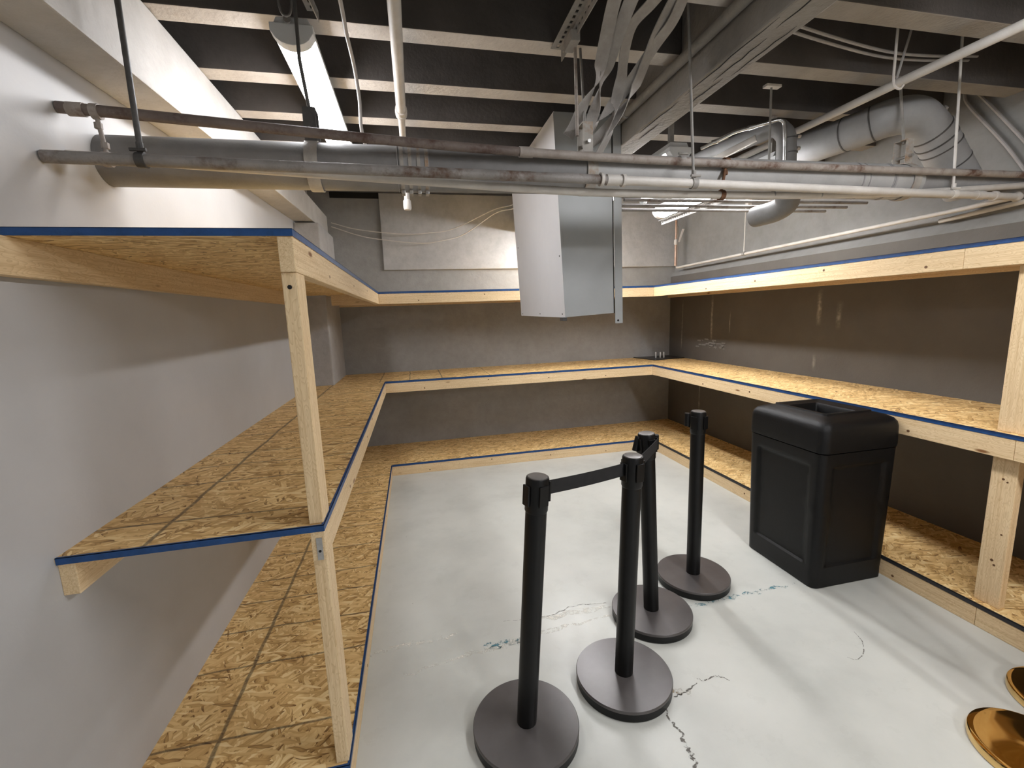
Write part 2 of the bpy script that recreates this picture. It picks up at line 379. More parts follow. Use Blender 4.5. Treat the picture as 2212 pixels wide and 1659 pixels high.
obj('beam', bm, 'timber_beam_paint', ce, bevel=.006, label='white painted timber beam along the left wall')
bm = bx(1.443, 1.572, YR, YB, 2.36, ZD)
cb = obj('beam', bm, 'timber_grey_beam', ce, bevel=.007, label='cracked grey timber beam crossing the ceiling')
for (x, y0, l) in ((1.455, .95, .5), (1.462, 1.5, .34), (1.50, 1.05, .28), (1.525, 1.3, .22), (1.487, .8, .2), (1.545, .98, .3), (1.50, 1.72, .2)):
    pts = [(x + .004 * random.uniform(-1, 1), y0 + l * k / 7, 2.3592) for k in range(8)]
    obj('crack', sweep(B(), pts, [(-.0016, -.0006), (.0016, -.0006), (.0016, .0006), (-.0016, .0006)], scale=lambda t: .25 + math.sin(math.pi * t)), 'shadow_gap', cb)
# marks on the floor
def strip(name, pts, w, mat, seed, n=6, jit=.012):
    random.seed(seed); P = smooth_path([(x, y, 0.0) for x, y in pts], n); bm = B(); pv = None
    for i, p in enumerate(P):
        d = (P[min(i + 1, len(P) - 1)] - P[max(i - 1, 0)]).normalized(); nrm = Vector((-d.y, d.x, 0)); c = p + nrm * random.uniform(-jit, jit)
        e = w * random.uniform(.5, 1.2) * (.35 + .65 * math.sin(math.pi * (i + .5) / len(P)))
        a, b = bm.verts.new(c + nrm * e + Vector((0, 0, .0008))), bm.verts.new(c - nrm * e + Vector((0, 0, .0008)))
        if pv: bm.faces.new((pv[0], pv[1], b, a))
        pv = (a, b)
    bmesh.ops.recalc_face_normals(bm, faces=bm.faces)
    for f in bm.faces:
        if f.normal.z < 0: f.normal_flip()
    obj(name, bm, mat, fl)
strip('floor_seam', [(-.0, 1.52), (.10, 1.538), (.204, 1.546), (.288, 1.535), (.397, 1.55)], .016, 'stain_chalk', 1)
strip('floor_seam', [(.15, 1.36), (.403, 1.406), (.53, 1.418), (.638, 1.424), (.802, 1.457), (.944, 1.467), (1.164, 1.476)], .016, 'stain_chalk', 2)
strip('floor_seam', [(.75, 1.56), (.973, 1.545), (1.172, 1.546)], .022, 'stain_chalk', 3)
strip('floor_stain', [(.50, 1.43), (.62, 1.435), (.70, 1.44)], .03, 'stain_blue', 5)
strip('floor_stain', [(1.53, 1.45), (1.657, 1.443), (1.798, 1.451), (1.966, 1.452), (2.2, 1.461)], .016, 'stain_blue', 6)
strip('floor_crack', [(1.115, .96), (1.112, .85), (1.104, .783), (1.09, .70), (1.10, .55)], .008, 'stain_dark', 7, 10, .010)
strip('floor_crack', [(1.314, 1.046), (1.333, 1.029), (1.392, 1.037), (1.435, 1.005)], .003, 'stain_dark', 8, 8, .004)
strip('floor_crack', [(1.175, .991), (1.23, .999), (1.3, 1.026)], .004, 'stain_dark', 9, 8, .004)
strip('floor_stain', [(1.17, 1.02), (1.22, 1.0), (1.25, .99)], .02, 'stain_tan', 10)
strip('floor_scratch', [(2.154, 1.094), (2.133, 1.04), (2.075, .985), (2.011, .962), (1.986, .982)], .002, 'stain_dark', 11, 8, .001)
strip('floor_crack', [(.62, 1.58), (.85, 1.565), (1.0, 1.60), (1.16, 1.575)], .0022, 'stain_dark', 12, 8, .006)

# ================================================================== shelves
TIER = ('lowest', 'middle', 'top')
def rail(name, x0, x1, y0, y1, z0, z1, par, mat):
    return obj(name, bx(x0, x1, y0, y1, z0, z1), mat, par, bevel=.0025)
def knots(par, plane, v, spots):
    for a, z, r in spots:
        if plane == 'x': obj('knot', lathe([(r, 0), (r, .0006)], (v, a, z), (-1, 0, 0) if v > 1 else (1, 0, 0), 12), 'brown_knot', par)
        else: obj('knot', lathe([(r, 0), (r, .0006)], (a, v, z), (0, -1, 0), 12), 'brown_knot', par)
for k, z in enumerate(ZT):
    zt, zr0, zr1 = z - T, z - T - RH, z - T
    # ---- left run
    s = root('shelf', '%s strand-board shelf along the white wall, blue tape on its open end' % TIER[k], 'shelf', (XL, YE, zr0), 'built-in wooden shelves')
    bd = obj('shelf_board', bx(XL, 0, YE, YS - .001, zt, z), ('osb_left_low', 'osb_left_mid', 'osb_plain')[k], s)
    r = rail('front_rail', -RT, 0, YE + .002, YS - .001, zr0, zr1, s, 'pine_y')
    knots(r, 'x', 0, [(YE + .5 + .7 * j, zr0 + .03 + .03 * ((j * 7) % 3) / 2, .006) for j in range(4)])
    rail('rear_rail', XL, XL + RT, YE + (-.05 if k == 2 else .006), YS - .02, zr0, zr1, s, 'pine_y')
    bm = B(); box(bm, 0, .0016, YE - .0016, YS - .003, zt + .001, z + .0015); box(bm, -.006, .0016, YE - .0016, YS - .003, z, z + .0015)
    obj('edge_tape', bm, 'tape_blue', s)
    bm = B(); box(bm, XL + .002, 0, YE - .0016, YE, zt + .0005, z + .0015); box(bm, XL + .002, -.006, YE - .0016, YE + .006, z, z + .0015)
    obj('edge_tape', bm, 'tape_blue', s)
    # ---- back run
    s = root('shelf', '%s strand-board shelf along the back wall below the hanging sheet-metal duct' % TIER[k], 'shelf', (0, YS, zr0), 'built-in wooden shelves')
    obj('shelf_board', bx(-.442, XS - .001, YS, YB, zt, z), 'osb_back_mid' if k == 1 else 'osb_plain', s)
    r = rail('front_rail', -.40 if k else 0.001, XS - .001, YS, YS + RT, zr0, zr1, s, 'pine_x')
    knots(r, 'y', YS, [(.35 + .61 * j, zr0 + .025 + .04 * ((j * 5) % 3) / 2, .006) for j in range(4)])
    rail('rear_rail', -.44, XS - .02, YB - RT, YB, zr0, zr1, s, 'pine_x')
    bm = B(); box(bm, .002, XS - .002, YS - .0016, YS, zt + .001, z + .0015); box(bm, .002, XS - .002, YS - .0016, YS + .006, z, z + .0015)
    obj('edge_tape', bm, 'tape_blue', s)
    # ---- right run, goes on past the camera
    s = root('shelf', '%s strand-board shelf along the stained concrete wall behind the bin' % TIER[k], 'shelf', (XS, YE, zr0), 'built-in wooden shelves')
    cut = (.99, .94, 1.2)[k]; y_near = -1.5
    obj('shelf_board', bx(XS, XRW, YE + .6, YB, zt, z), 'osb_plain', s)
    obj('shelf_board', bx(XS, XRW, y_near, YE + .598, zt, z), 'osb_plain', s)
    r = rail('front_rail', XS, XS + RT, cut + .0015, YS + .002 if k else YB - .05, zr0, zr1, s, 'pine_y')
    rail('front_rail', XS, XS + RT, y_near, cut, zr0, zr1, s, 'pine_y')
    knots(r, 'x', XS, [(1.35 + .55 * j, zr0 + .025 + .04 * ((j * 5) % 3) / 2, .007) for j in range(4)])
    rail('rear_rail', XRW - RT, XRW, y_near, YB, zr0, zr1, s, 'pine_y')
    bm = B(); box(bm, XS - .0016, XS, y_near, YS - .003, zt + .001, zt + .010)
    obj('edge_tape', bm, 'tape_blue' if k else 'tape_black', s)
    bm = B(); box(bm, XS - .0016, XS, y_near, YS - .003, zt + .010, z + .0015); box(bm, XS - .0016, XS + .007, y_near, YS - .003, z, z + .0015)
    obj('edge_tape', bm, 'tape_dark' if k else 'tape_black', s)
# posts
def post(x0, x1, y0, y1, z0, z1, label):
    s = root('shelf_post', label, 'post', ((x0 + x1) / 2, (y0 + y1) / 2, z0), 'wooden posts between the shelf tiers')
    obj('stud', bx(x0, x1, y0, y1, z0, z1), 'pine_z', s, bevel=.003); return s
p1 = post(-.040, -.002, YE + .012, YE + .101, ZT[1] + .002, ZT[2] - T - RH, 'pine post holding up the free end of the top shelf by the white wall')
obj('nail_hole', lathe([(.006, 0), (.006, .0008)], (-.022, YE + .012, 1.575), (0, -1, 0), 10), 'shadow_gap', p1)
p2 = post(-.040, -.002, YE + .012, YE + .101, ZT[0] + .002, ZT[1] - T - RH, 'pine post between lowest and middle shelf with a metal plate at its head')
post(2.750, 2.788, .94, 1.03, ZT[1], ZT[2] - T - RH, 'pine post standing on the middle shelf along the stained concrete wall')
p4 = post(2.750, 2.788, .94, 1.03, ZT[0], ZT[1] - T - RH, 'pine post with dark knots standing on the lowest shelf past the bin')
for y, z, r in ((.985, .70, .005), (.97, .69, .004), (.985, .32, .006), (.975, .30, .005), (.965, .45, .004)):
    obj('knot', lathe([(r, 0), (r, .0008)], (2.750, y, z), (-1, 0, 0), 12), 'brown_knot', p4)
np_ = root('nail_plate', 'small bent metal nail plate on the end of the middle shelf rail', 'metal plate', (-.016, YE - .0016, .80))
obj('plate', bx(-.024, -.008, YE - .0008, YE + .0012, .805, .872), 'zinc', np_)
obj('slot', lathe([(.004, 0), (.004, .0012)], (-.016, YE - .0006, .832), (0, -1, 0), 10), 'shadow_gap', np_)
# plate with pegs in the back corner
pl = root('corner_plate', 'black steel plate with three upright pegs in the corner of the middle shelf', 'steel plate', (3.1, 4.38, ZT[1]))
bm = B()
poly = [(2.86, 4.545), (2.93, 4.17), (3.345, 4.235), (3.345, 4.545)]
lo_ = [bm.verts.new((x, y, ZT[1])) for x, y in poly]; hi_ = [bm.verts.new((x, y, ZT[1] + .008)) for x, y in poly]
bm.faces.new(hi_); bm.faces.new(list(reversed(lo_)))
for i in range(4): bm.faces.new((lo_[i], lo_[(i + 1) % 4], hi_[(i + 1) % 4], hi_[i]))
bmesh.ops.recalc_face_normals(bm, faces=bm.faces)
obj('plate', bm, 'plate_black', pl)
for x, y in ((3.05, 4.36), (3.10, 4.345), (3.14, 4.335)): obj('peg', lathe([(.011, 0), (.011, .062), (.009, .066)], (x, y, ZT[1] + .008), n=14), 'zinc', pl, smooth=True)

# ================================================================== black plastic bin
def rrect(hx, hy, r, n=10):
    out = []
    for cx, cy, a0 in ((hx - r, hy - r, 0), (-hx + r, hy - r, 90), (-hx + r, -hy + r, 180), (hx - r, -hy + r, 270)):
        for k in range(n + 1):
            a = math.radians(a0 + 90 * k / n); out.append((cx + r * math.cos(a), cy + r * math.sin(a)))
    return out
def dense(P, step):
    out = []
    for i in range(len(P)):
        a, b = P[i], P[(i + 1) % len(P)]; L = math.hypot(b[0] - a[0], b[1] - a[1]); n = max(1, int(L / step))
        for k in range(n): out.append((a[0] + (b[0] - a[0]) * k / n, a[1] + (b[1] - a[1]) * k / n))
    return out
def loft(rings, cx, cy, cap0=True, cap1=True):
    bm = B(); R = []
    for P, z in rings: R.append([bm.verts.new((cx + x, cy + y, z if not callable(z) else z(x, y))) for x, y in P])
    m = len(R[0])
    for i in range(len(R) - 1):
        for j in range(m): bm.faces.new((R[i][j], R[i][(j + 1) % m], R[i + 1][(j + 1) % m], R[i + 1][j]))
    if cap0: bm.faces.new(list(reversed(R[0])))
    if cap1: bm.faces.new(R[-1])
    bmesh.ops.recalc_face_normals(bm, faces=bm.faces); return bm
BXc, BYc = 2.464, 1.628
bin_ = root('waste_bin', 'square black plastic waste bin with open-top lid in front of the right shelves', 'bin', (BXc, BYc, 0))
st = lambda a, b, x: max(0., min(1., (x - a) / (b - a)))
def body_ring(z):
    h = .226 + .012 * z / .735; P = dense(rrect(h, h + .012, .035, 6), .012); out = []
    for x, y in P:
        hx, hy = h, h + .012; t = 0
        zz = st(.115, .125, z) * (1 - st(.655, .672, z))
        if abs(abs(x) - hx) < 1e-4: t = (1 - st(.165, .177, abs(y))) * zz; x -= math.copysign(.011 * t, x)
        elif abs(abs(y) - hy) < 1e-4: t = (1 - st(.155, .167, abs(x))) * zz; y -= math.copysign(.011 * t, y)
        out.append((x, y))
    return out
zs = [0, .004, .03, .08, .112, .115, .118, .122, .125, .15] + [.2 + .05 * i for i in range(9)] + [.645, .655, .66, .667, .672, .69, .72, .735]
shr = lambda P, k: [(x * k, y * k) for x, y in P]
obj('body', loft([(shr(body_ring(z), .985) if i == 0 else body_ring(z), z) for i, z in enumerate(zs)], BXc, BYc), 'plastic_black', bin_, smooth=True)
N = 14
lid = [(rrect(.234, .246, .04, N), .737), (rrect(.243, .255, .045, N), .742), (rrect(.245, .257, .045, N), .76), (rrect(.243, .255, .045, N), .85),
       (rrect(.239, .251, .046, N), .872), (rrect(.228, .240, .046, N), .889), (rrect(.208, .220, .045, N), .900), (rrect(.175, .19, .04, N), .909), (rrect(.153, .167, .02, N), .915),
       (rrect(.150, .164, .012, N), .922), (rrect(.138, .152, .01, N), .922), (rrect(.128, .142, .01, N), .917)]
lid += [(rrect(.098, .118, .01, N), .912), (rrect(.092, .112, .01, N), .90), (rrect(.090, .110, .01, N), .84)]
obj('lid', loft(lid, BXc, BYc, False, False), 'plastic_black', bin_, smooth=True)
obj('liner', loft([(rrect(.0895, .1095, .01, 4), .745), (rrect(.0895, .1095, .01, 4), .838)], BXc, BYc, True, False), 'plastic_inside', bin_)

# ================================================================== black belt stanchions
def stanchion(b, t, ang, label):
    b, t = Vector(b), Vector(t); ax = (t - b).normalized(); H = (t - b).length
    s = root('belt_stanchion', label, 'stanchion', (b.x, b.y, 0), 'black belt stanchions on the floor')
    obj('base_weight', lathe([(.182, 0), (.1875, .003), (.1875, .034)], (b.x, b.y, 0), n=72), 'powder_black', s, smooth=True)
    obj('base_cover', lathe([(.189, .034), (.189, .041), (.1865, .0445), (.12, .0465), (.036, .0485)], (b.x, b.y, 0), n=72), 'base_cover', s, smooth=True)
    obj('post', lathe([(.0355, .036), (.0355, H - .10)], b, ax, 40), 'powder_black', s, smooth=True)
    hd = obj('belt_head', lathe([(.0355, H - .118), (.0385, H - .112), (.0385, H - .006), (.0365, H)], b, ax, 40), 'powder_black', s, smooth=True)
    obj('cap', lathe([(.0335, H), (.033, H + .0025), (.030, H + .003)], b, ax, 36), 'cap_metal', hd, smooth=True)
    for k in range(4):
        a = ang + k * math.pi / 2; d = Vector((math.cos(a), math.sin(a), 0)); p = b + ax * (H - .055) + d * .0405; side = Vector((-d.y, d.x, 0))
        bm = B()
        vs = []
        for sz in (-1, 1):
            for ss in (-1, 1):
                for dd in (-.003, .004): vs.append(bm.verts.new(p + ax * (.034 * sz) + side * (.017 * ss) + d * dd))
        for f in ((0, 1, 3, 2), (4, 6, 7, 5), (0, 4, 5, 1), (2, 3, 7, 6), (0, 2, 6, 4), (1, 5, 7, 3)): bm.faces.new([vs[i] for i in f])
        bmesh.ops.recalc_face_normals(bm, faces=bm.faces)
        obj('belt_clip', bm, 'powder_black', hd, bevel=.0015)
    return s, b + ax * (H - .045)
random.seed(3)
s1, h1 = stanchion((.586, .992, 0), (.648, .970, .962), .3, 'black belt stanchion with its belt pulled out, free of the other bases')
s2, h2 = stanchion((1.022, 1.108, 0), (1.043, 1.083, .955), .25, 'black belt stanchion between two others, belts meeting at its head')
s3, h3 = stanchion((1.330, 1.428, 0), (1.285, 1.418, .930), .1, 'black belt stanchion with belt end clipped on, base touching the beltless one')
s4, h4 = stanchion((1.700, 1.636, 0), (1.700, 1.632, .953), .5, 'beltless black stanchion standing nearest the waste bin')
def belt(a, b, par, wrap=None):
    a, b = Vector(a), Vector(b); n = 14; P = []
    for i in range(n + 1):
        t = i / n; P.append(a.lerp(b, t) - Vector((0, 0, .003 * math.sin(math.pi * t))))
    if wrap: P += [Vector(p) for p in wrap]
    bm = B(); R = []
    for i, p in enumerate(P):
        d = (P[min(i + 1, len(P) - 1)] - P[max(i - 1, 0)]); sd = Vector((-d.y, d.x, 0)).normalized() * .0008
        R.append([bm.verts.new(p + sd * q + Vector((0, 0, h))) for q, h in ((1, .024), (-1, .024), (-1, -.024), (1, -.024))])
    for i in range(len(R) - 1):
        for j in range(4): bm.faces.new((R[i][j], R[i][(j + 1) % 4], R[i + 1][(j + 1) % 4], R[i + 1][j]))
    bm.faces.new(R[0]); bm.faces.new(list(reversed(R[-1]))); bmesh.ops.recalc_face_normals(bm, faces=bm.faces)
    return obj('belt', bm, 'belt_black', par)
dv = (h2 - h1).normalized(); belt(h1 + dv * .040, h2 - dv * .041, s1)
dv = (h3 - h2).normalized(); e = Vector((dv.y, -dv.x, 0)) * .046
belt(h2 + dv * .040 + e * .2, h3 + e - dv * .01, s2, [h3 + e * .98 + dv * .02, h3 + e * .75 + dv * .036])
clip = obj('belt_end', lathe([(.012, -.034), (.013, -.03), (.013, .03), (.012, .034)], h3 + e * .8 + dv * .034, (0, 0, 1), 14), 'powder_black', s3, smooth=True)
obj('belt_end', lathe([(.012, -.034), (.013, -.03), (.013, .03), (.012, .034)], h3 - e * 1.0 + Vector((-.01, -.02, 0)), (.25, 0, 1), 14), 'powder_black', s3, smooth=True)
obj('belt_end', lathe([(.013, -.034), (.014, -.03), (.014, .03), (.013, .034)], h4 + Vector((-.056, .012, .004)), (0, 0, 1), 14), 'powder_black', s4, smooth=True)

# ================================================================== brass rope stanchions at the edge of the picture
def brass(x, y, label):
    s = root('rope_stanchion', label, 'stanchion', (x, y, 0), 'brass rope stanchions by the right shelves')
    obj('base', lathe([(.164, 0), (.167, .002), (.168, .006), (.168, .024), (.166, .028), (.160, .0300), (.150, .0306), (.12, .0313), (.06, .033), (.034, .036), (.028, .062)], (x, y, 0), n=80), 'brass_polished', s, smooth=True)
    obj('post', lathe([(.0255, .06), (.0255, .86)], (x, y, 0), n=32), 'brass_polished', s, smooth=True)
    obj('rope_ring', lathe([(.026, .80), (.04, .80), (.04, .815), (.026, .815)], (x, y, 0), n=32), 'brass_polished', s, smooth=True)
    obj('finial', lathe([(.0255, .86), (.036, .87), (.040, .89), (.036, .91), (.02, .922), (.002, .926)], (x, y, 0), n=32), 'brass_polished', s, smooth=True)
brass(2.170, .486, 'polished brass rope stanchion standing clear of the right shelves')
brass(2.530, .585, 'polished brass rope stanchion close against the lowest right shelf')
P = [(2.21 + .28 * i / 16, .497 + .077 * i / 16, .80 - .62 * (1 - (2 * i / 16 - 1) ** 2)) for i in range(17)]
rp = root('velvet_rope', 'red velvet rope hanging between the two brass stanchions', 'rope', (2.35, .535, .18))
obj('rope', tube(P, .018, 14), 'velvet_red', rp, smooth=True)
for q in (P[0], P[-1]): obj('hook', lathe([(.02, -.03), (.021, .0), (.012, .03)], q, n=16), 'brass_polished', rp, smooth=True)

# ================================================================== lamps
def lamp(name_label, x, y0, y1, z, lensmat, group='linear ceiling lamps'):
    s = root('linear_lamp', name_label, 'lamp', (x, (y0 + y1) / 2, z), group); hw = .066
    sec = [(-hw, 0), (-hw, .018), (-.05, .05), (.05, .05), (hw, .018), (hw, 0)]
    def prism(sec, a, b, ztop):
        bm = B(); R = [[bm.verts.new((x + p, y, z + q)) for p, q in sec] for y in (a, b)]
        m = len(sec)
        for j in range(m): bm.faces.new((R[0][j], R[0][(j + 1) % m], R[1][(j + 1) % m], R[1][j]))
        bm.faces.new(R[0]); bm.faces.new(list(reversed(R[1]))); bmesh.ops.recalc_face_normals(bm, faces=bm.faces); return bm
    hs = obj('housing', prism(sec, y0, y1, 0), 'lamp_housing', s, bevel=.003)
    ls = [(-hw + .006, 0)] + [(-(hw - .006) * math.cos(math.pi * k / 10), -.042 * math.sin(math.pi * k / 10)) for k in range(1, 10)] + [(hw - .006, 0)]
    obj('lens', prism(ls, y0 + .022, y1 - .022, 0), lensmat, s, smooth=True)
    for a, b in ((y0 - .022, y0 + .021), (y1 - .021, y1 + .022)):
        cs = [(-hw - .002, .02), (-hw - .002, -.004)] + [(-(hw - .002) * math.cos(math.pi * k / 10), -.046 * math.sin(math.pi * k / 10)) for k in range(1, 10)] + [(hw + .002, -.004), (hw + .002, .02)]
        obj('end_cap', prism(cs, a, b, 0), 'lamp_housing', s, bevel=.002)
    for yy in (y0 + .08, y1 - .1):
        obj('hanger', bx(x - .012, x + .012, yy - .012, yy + .012, z + .05, max(ZJ, z + .052)), 'grey_rod', s)
    return s
lm = lamp('bright linear lamp hung under the joists beside the white beam', -.042, 1.425, 2.64, 2.445, 'lens_main')
P = smooth_path([(-.070, 1.39, 2.60), (-.071, 1.39, 2.525), (-.064, 1.388, 2.487), (-.049, 1.386, 2.475), (-.036, 1.388, 2.49), (-.031, 1.39, 2.53), (-.034, 1.39, 2.60)], 6)
obj('wire_loop', tube(P, .004, 8), 'zinc', lm, smooth=True)
obj('eyelet', ring((-.049, 1.388, 2.468), (0, 1, 0), .007, .012, .006), 'zinc', lm, smooth=True)
lamp('linear lamp glowing beyond the cracked timber beam', 1.78, 1.99, 3.20, 2.335, 'lens_far')
lamp('added fill lamp hidden behind the duct, close to the back wall', 1.78, 3.24, 4.42, 2.335, 'lens_rear')  # unseen lamp, added to brighten the back wall
lamp('linear lamp overhead in the open cellar bay, short of the shelves', 1.88, -.50, .72, 2.40, 'lens_rear')
lamp('added fill lamp in the cellar bay furthest from the shelves, by the rear wall', 2.0, -3.5, -2.28, 2.40, 'lens_rear_fill')  # unseen lamp, added for frontal fill light
lamp('linear lamp high in the back right corner, seen past the perforated angle iron', 2.31, 1.83, 3.05, 2.255, 'lens_corner')

# ================================================================== pipes
X1, X0 = (1, 0, 0), XL
ypb, zpb = 1.425, 2.020
bpz = lambda x: zpb + .006 * (x - X0)          # slight fall
dp = root('drain_pipe', 'thick grey drain pipe crossing the room below the ceiling, with curved branch', 'pipe', (X0, ypb, zpb))
obj('pipe', sweep(B(), [(X0 + .001, ypb, bpz(X0)), (.985, ypb, bpz(.985))], circ(.0765, 40)), 'pipe_shaded', dp, smooth=True)  # left length in the shaded copy, next length in the lit one
obj('pipe', sweep(B(), [(.99, ypb, bpz(.99)), (2.65, ypb, bpz(2.65))], circ(.0765, 40)), 'pipe_lit', dp, smooth=True)
obj('pipe', sweep(B(), [(2.64, ypb, bpz(2.64) - .004), (XRW + .04, ypb, bpz(3.35) - .004)], circ(.062, 36)), 'pipe_grey', dp, smooth=True)
for x, w, r in ((2.30, .006, .0785), (2.335, .004, .0785), (2.47, .006, .0785), (2.48, .010, .0795), (.272, .004, .0785)): obj('joint', ring((x, ypb, bpz(x)), X1, .0755, r, w, 36), 'pipe_grey', dp, smooth=True)
# no-hub coupling with clamp bands
cp = obj('coupling', ring((.33, ypb, bpz(.33)), X1, .0755, .0795, .105, 40), 'pipe_grey', dp, smooth=True)
for x in (.287, .315, .345, .373):
    obj('clamp_band', ring((x, ypb, bpz(x)), X1, .079, .0815, .012, 40), 'steel_strap', cp, smooth=True)
    obj('clamp_screw', bx(x - .006, x + .006, ypb - .03, ypb + .005, bpz(x) - .093, bpz(x) - .0805), 'zinc', cp, bevel=.0015)
# curved branch pipe rising behind and coming down into the main run
br_path = smooth_path([(2.478, 2.75, 2.36), (2.505, 2.10, 2.352), (2.60, 1.66, 2.362), (2.66, 1.555, 2.378), (2.74, 1.505, 2.375), (2.82, 1.50, 2.335), (2.90, 1.50, 2.27), (3.00, 1.50, 2.165), (3.12, 1.50, 2.04)], 6)
br = obj('branch', sweep(B(), br_path, circ(.085, 36)), 'pipe_grey', dp, smooth=True)
def dir_at(P, i): return (P[min(i + 1, len(P) - 1)] - P[max(i - 1, 0)]).normalized()
for i, w in ((11, .006), (14, .006), (33, .007), (36, .007), (38, .006), (42, .006)):
    obj('joint', ring(br_path[i], dir_at(br_path, i), .083, .0875, w, 36), 'dark_rod', br, smooth=True)
for i, sgn in ((14, 1), (31, 1), (35, 1), (37, 1)):
    c = br_path[i] + Vector((.055, -.03, .075)); obj('bolt', lathe([(.012, -.008), (.012, .008)], c, (1, 0, 0), 6), 'grey_rod', br)
# hangers of the drain pipe
def strap(x, label, rod_top):
    s = root('pipe_hanger', label, 'hanger', (x, ypb, bpz(x) - .08), 'pipe hangers'); z = bpz(x)
    P = []
    for k in range(25):
        a = math.radians(-90 + 360 * k / 24) ; P.append((x, ypb + .0795 * math.cos(a), z + .0795 * math.sin(a)))
    bm = B(); R = []
    for (px, py, pz) in P[:-1]:
        n_ = Vector((0, py - ypb, pz - z)).normalized()
        R.append([bm.verts.new(Vector((px + dx, py, pz)) + n_ * q) for dx, q in ((-.021, 0), (.021, 0), (.021, .003), (-.021, .003))])
    for i in range(len(R)):
        for j in range(4): bm.faces.new((R[i][j], R[i][(j + 1) % 4], R[(i + 1) % len(R)][(j + 1) % 4], R[(i + 1) % len(R)][j]))
    bmesh.ops.recalc_face_normals(bm, faces=bm.faces)
    obj('strap', bm, 'steel_strap', s, smooth=True)
    bm = bx(x - .021, x + .021, ypb - .030, ypb - .026, z + .074, z + .185); box(bm, x - .021, x + .021, ypb + .026, ypb + .030, z + .074, z + .185); box(bm, x - .021, x + .021, ypb - .026, ypb + .026, z + .181, z + .185)
    obj('yoke', bm, 'dark_rod' if x < .5 else 'steel_strap', s, bevel=.001)
    obj('bolt', lathe([(.007, -.045), (.007, .045)], (x, ypb, z + .11), (0, 1, 0), 8), 'zinc', s)
    obj('rod', tube([(x, ypb, z + .17)] + list(rod_top), .006, 8, fr=.02), 'dark_rod' if x < .5 else 'grey_rod', s, smooth=True)
    return s
strap(-.012, 'dark hanger with rusty strap around the drain pipe below the bright lamp', [(-.020, 1.37, 2.34), (-.008, 1.345, ZD)])
strap(1.005, 'rust-stained hanger strap around the drain pipe beside the duct', [(1.005, 1.47, ZJ)])
strap(2.60, 'plain grey hanger strap around the drain pipe under its curved branch', [(2.60, 1.47, ZJ)])
# thin pipes
pA = [(X0 + .003, 1.232, 2.101), (.97, 1.318, 2.060), (XRW + .04, 1.335, 2.066)]
a = root('water_pipe', 'brown rusty thin pipe running uppermost along the drain pipe', 'pipe', pA[0], 'thin pipes under the ceiling')
SA = smooth_path(pA, 8); kA = 7
obj('pipe', tube(SA[:kA + 1], .0155, 18), 'pipe_rusty_dark', a, smooth=True)
obj('pipe', tube(SA[kA:], .0155, 18), 'pipe_rusty', a, smooth=True)
obj('socket', ring(SA[kA], X1, .015, .0185, .05, 18), 'pipe_rusty', a, smooth=True)
obj('socket', ring((-.60, 1.236, 2.099), X1, .015, .0185, .04, 18), 'pipe_rusty', a, smooth=True)
pB = [(X0 + .005, 1.139, 1.941), (.95, 1.215, 1.953), (3.25, 1.36, 1.971)]
b_ = root('water_pipe', 'light thin pipe with a two-collar coupling, turning along the right wall', 'pipe', pB[0], 'thin pipes under the ceiling')
obj('pipe', tube([pB[0], lerp(pB[0], pB[2], .43)], .0165, 18), 'pipe_darkened', b_, smooth=True)  # left length darkened in colour, as its front is backlit
obj('pipe', tube([lerp(pB[0], pB[2], .43), pB[2]], .0165, 18), 'pipe_light', b_, smooth=True)
obj('elbow', lathe([(.001, -.024), (.017, -.020), (.024, 0), (.017, .020), (.001, .024)], pB[2], X1, 18), 'pipe_light', b_, smooth=True)
obj('pipe', tube([pB[2], (3.275, 1.60, 1.968), (3.285, 4.31, 1.945), (3.285, 4.34, 1.945), (3.285, 4.34, 2.40)], .0125, 16, fr=.03), 'pipe_light', b_, smooth=True)
vB = lambda t: lerp(pB[0], pB[2], t)
for t, w, r in ((.4185, .012, .023), (.441, .012, .022), (.43, .05, .0195), (.93, .05, .020), (.958, .014, .022)): obj('coupling', ring(vB(t), X1, .016, r, w, 20), 'pipe_light', b_, smooth=True)
pC = [(X0 + .004, 1.236, 1.976), (.3, 1.262, 1.942), (.95, 1.285, 1.924), (1.55, 1.31, 1.932), (2.05, 1.335, 1.948), (2.6, 1.360, 1.977), (XRW + .04, 1.345, 2.030)]
c = root('water_pipe', 'smooth grey thin pipe running lowest under the drain pipe', 'pipe', pC[0], 'thin pipes under the ceiling')
obj('pipe', tube(smooth_path(pC, 8), .0145, 18), 'pipe_light', c, smooth=True)
for q in ((1.80, 1.323, 1.941), (2.05, 1.335, 1.950)): obj('socket', ring(q, X1, .0135, .016, .006, 18), 'pipe_grey', c, smooth=True)
# hanger rods with split clamps
def hanger(label, top, clamps, rmat, r=.0055):
    s = root('hanger_rod', label, 'hanger', clamps[0][0], 'hanger rods of the thin pipes')
    obj('rod', tube([top, clamps[0][0]], r, 10), rmat, s, smooth=True)
    for (cp_, cr) in clamps:
        cl = obj('clamp', ring(cp_, X1, cr, cr + .004, .022, 20), rmat, s, smooth=True)
        obj('clamp_bolt', lathe([(.005, -.02), (.005, .02)], Vector(cp_) + Vector((0, -.012, cr + .008)), X1, 8), rmat, cl)
    obj('socket', lathe([(.009, 0), (.009, .03)], Vector(clamps[0][0]) + Vector((0, 0, clamps[0][1])), n=10), rmat, s)
    return s
tB = lambda x: (x - pB[0][0]) / (pB[2][0] - pB[0][0])
hanger('long black rod holding the thin light pipe near the white wall', (-.425, 1.17, ZJ), [(vB(tB(-.418)), .0165)], 'dark_rod', .0075)
hanger('long rod beside the timber beam holding the light and the rusty pipe', (1.375, 1.33, ZD), [(vB(tB(1.378)), .0165), ((1.372, 1.330, 2.062), .0155)], 'grey_rod')
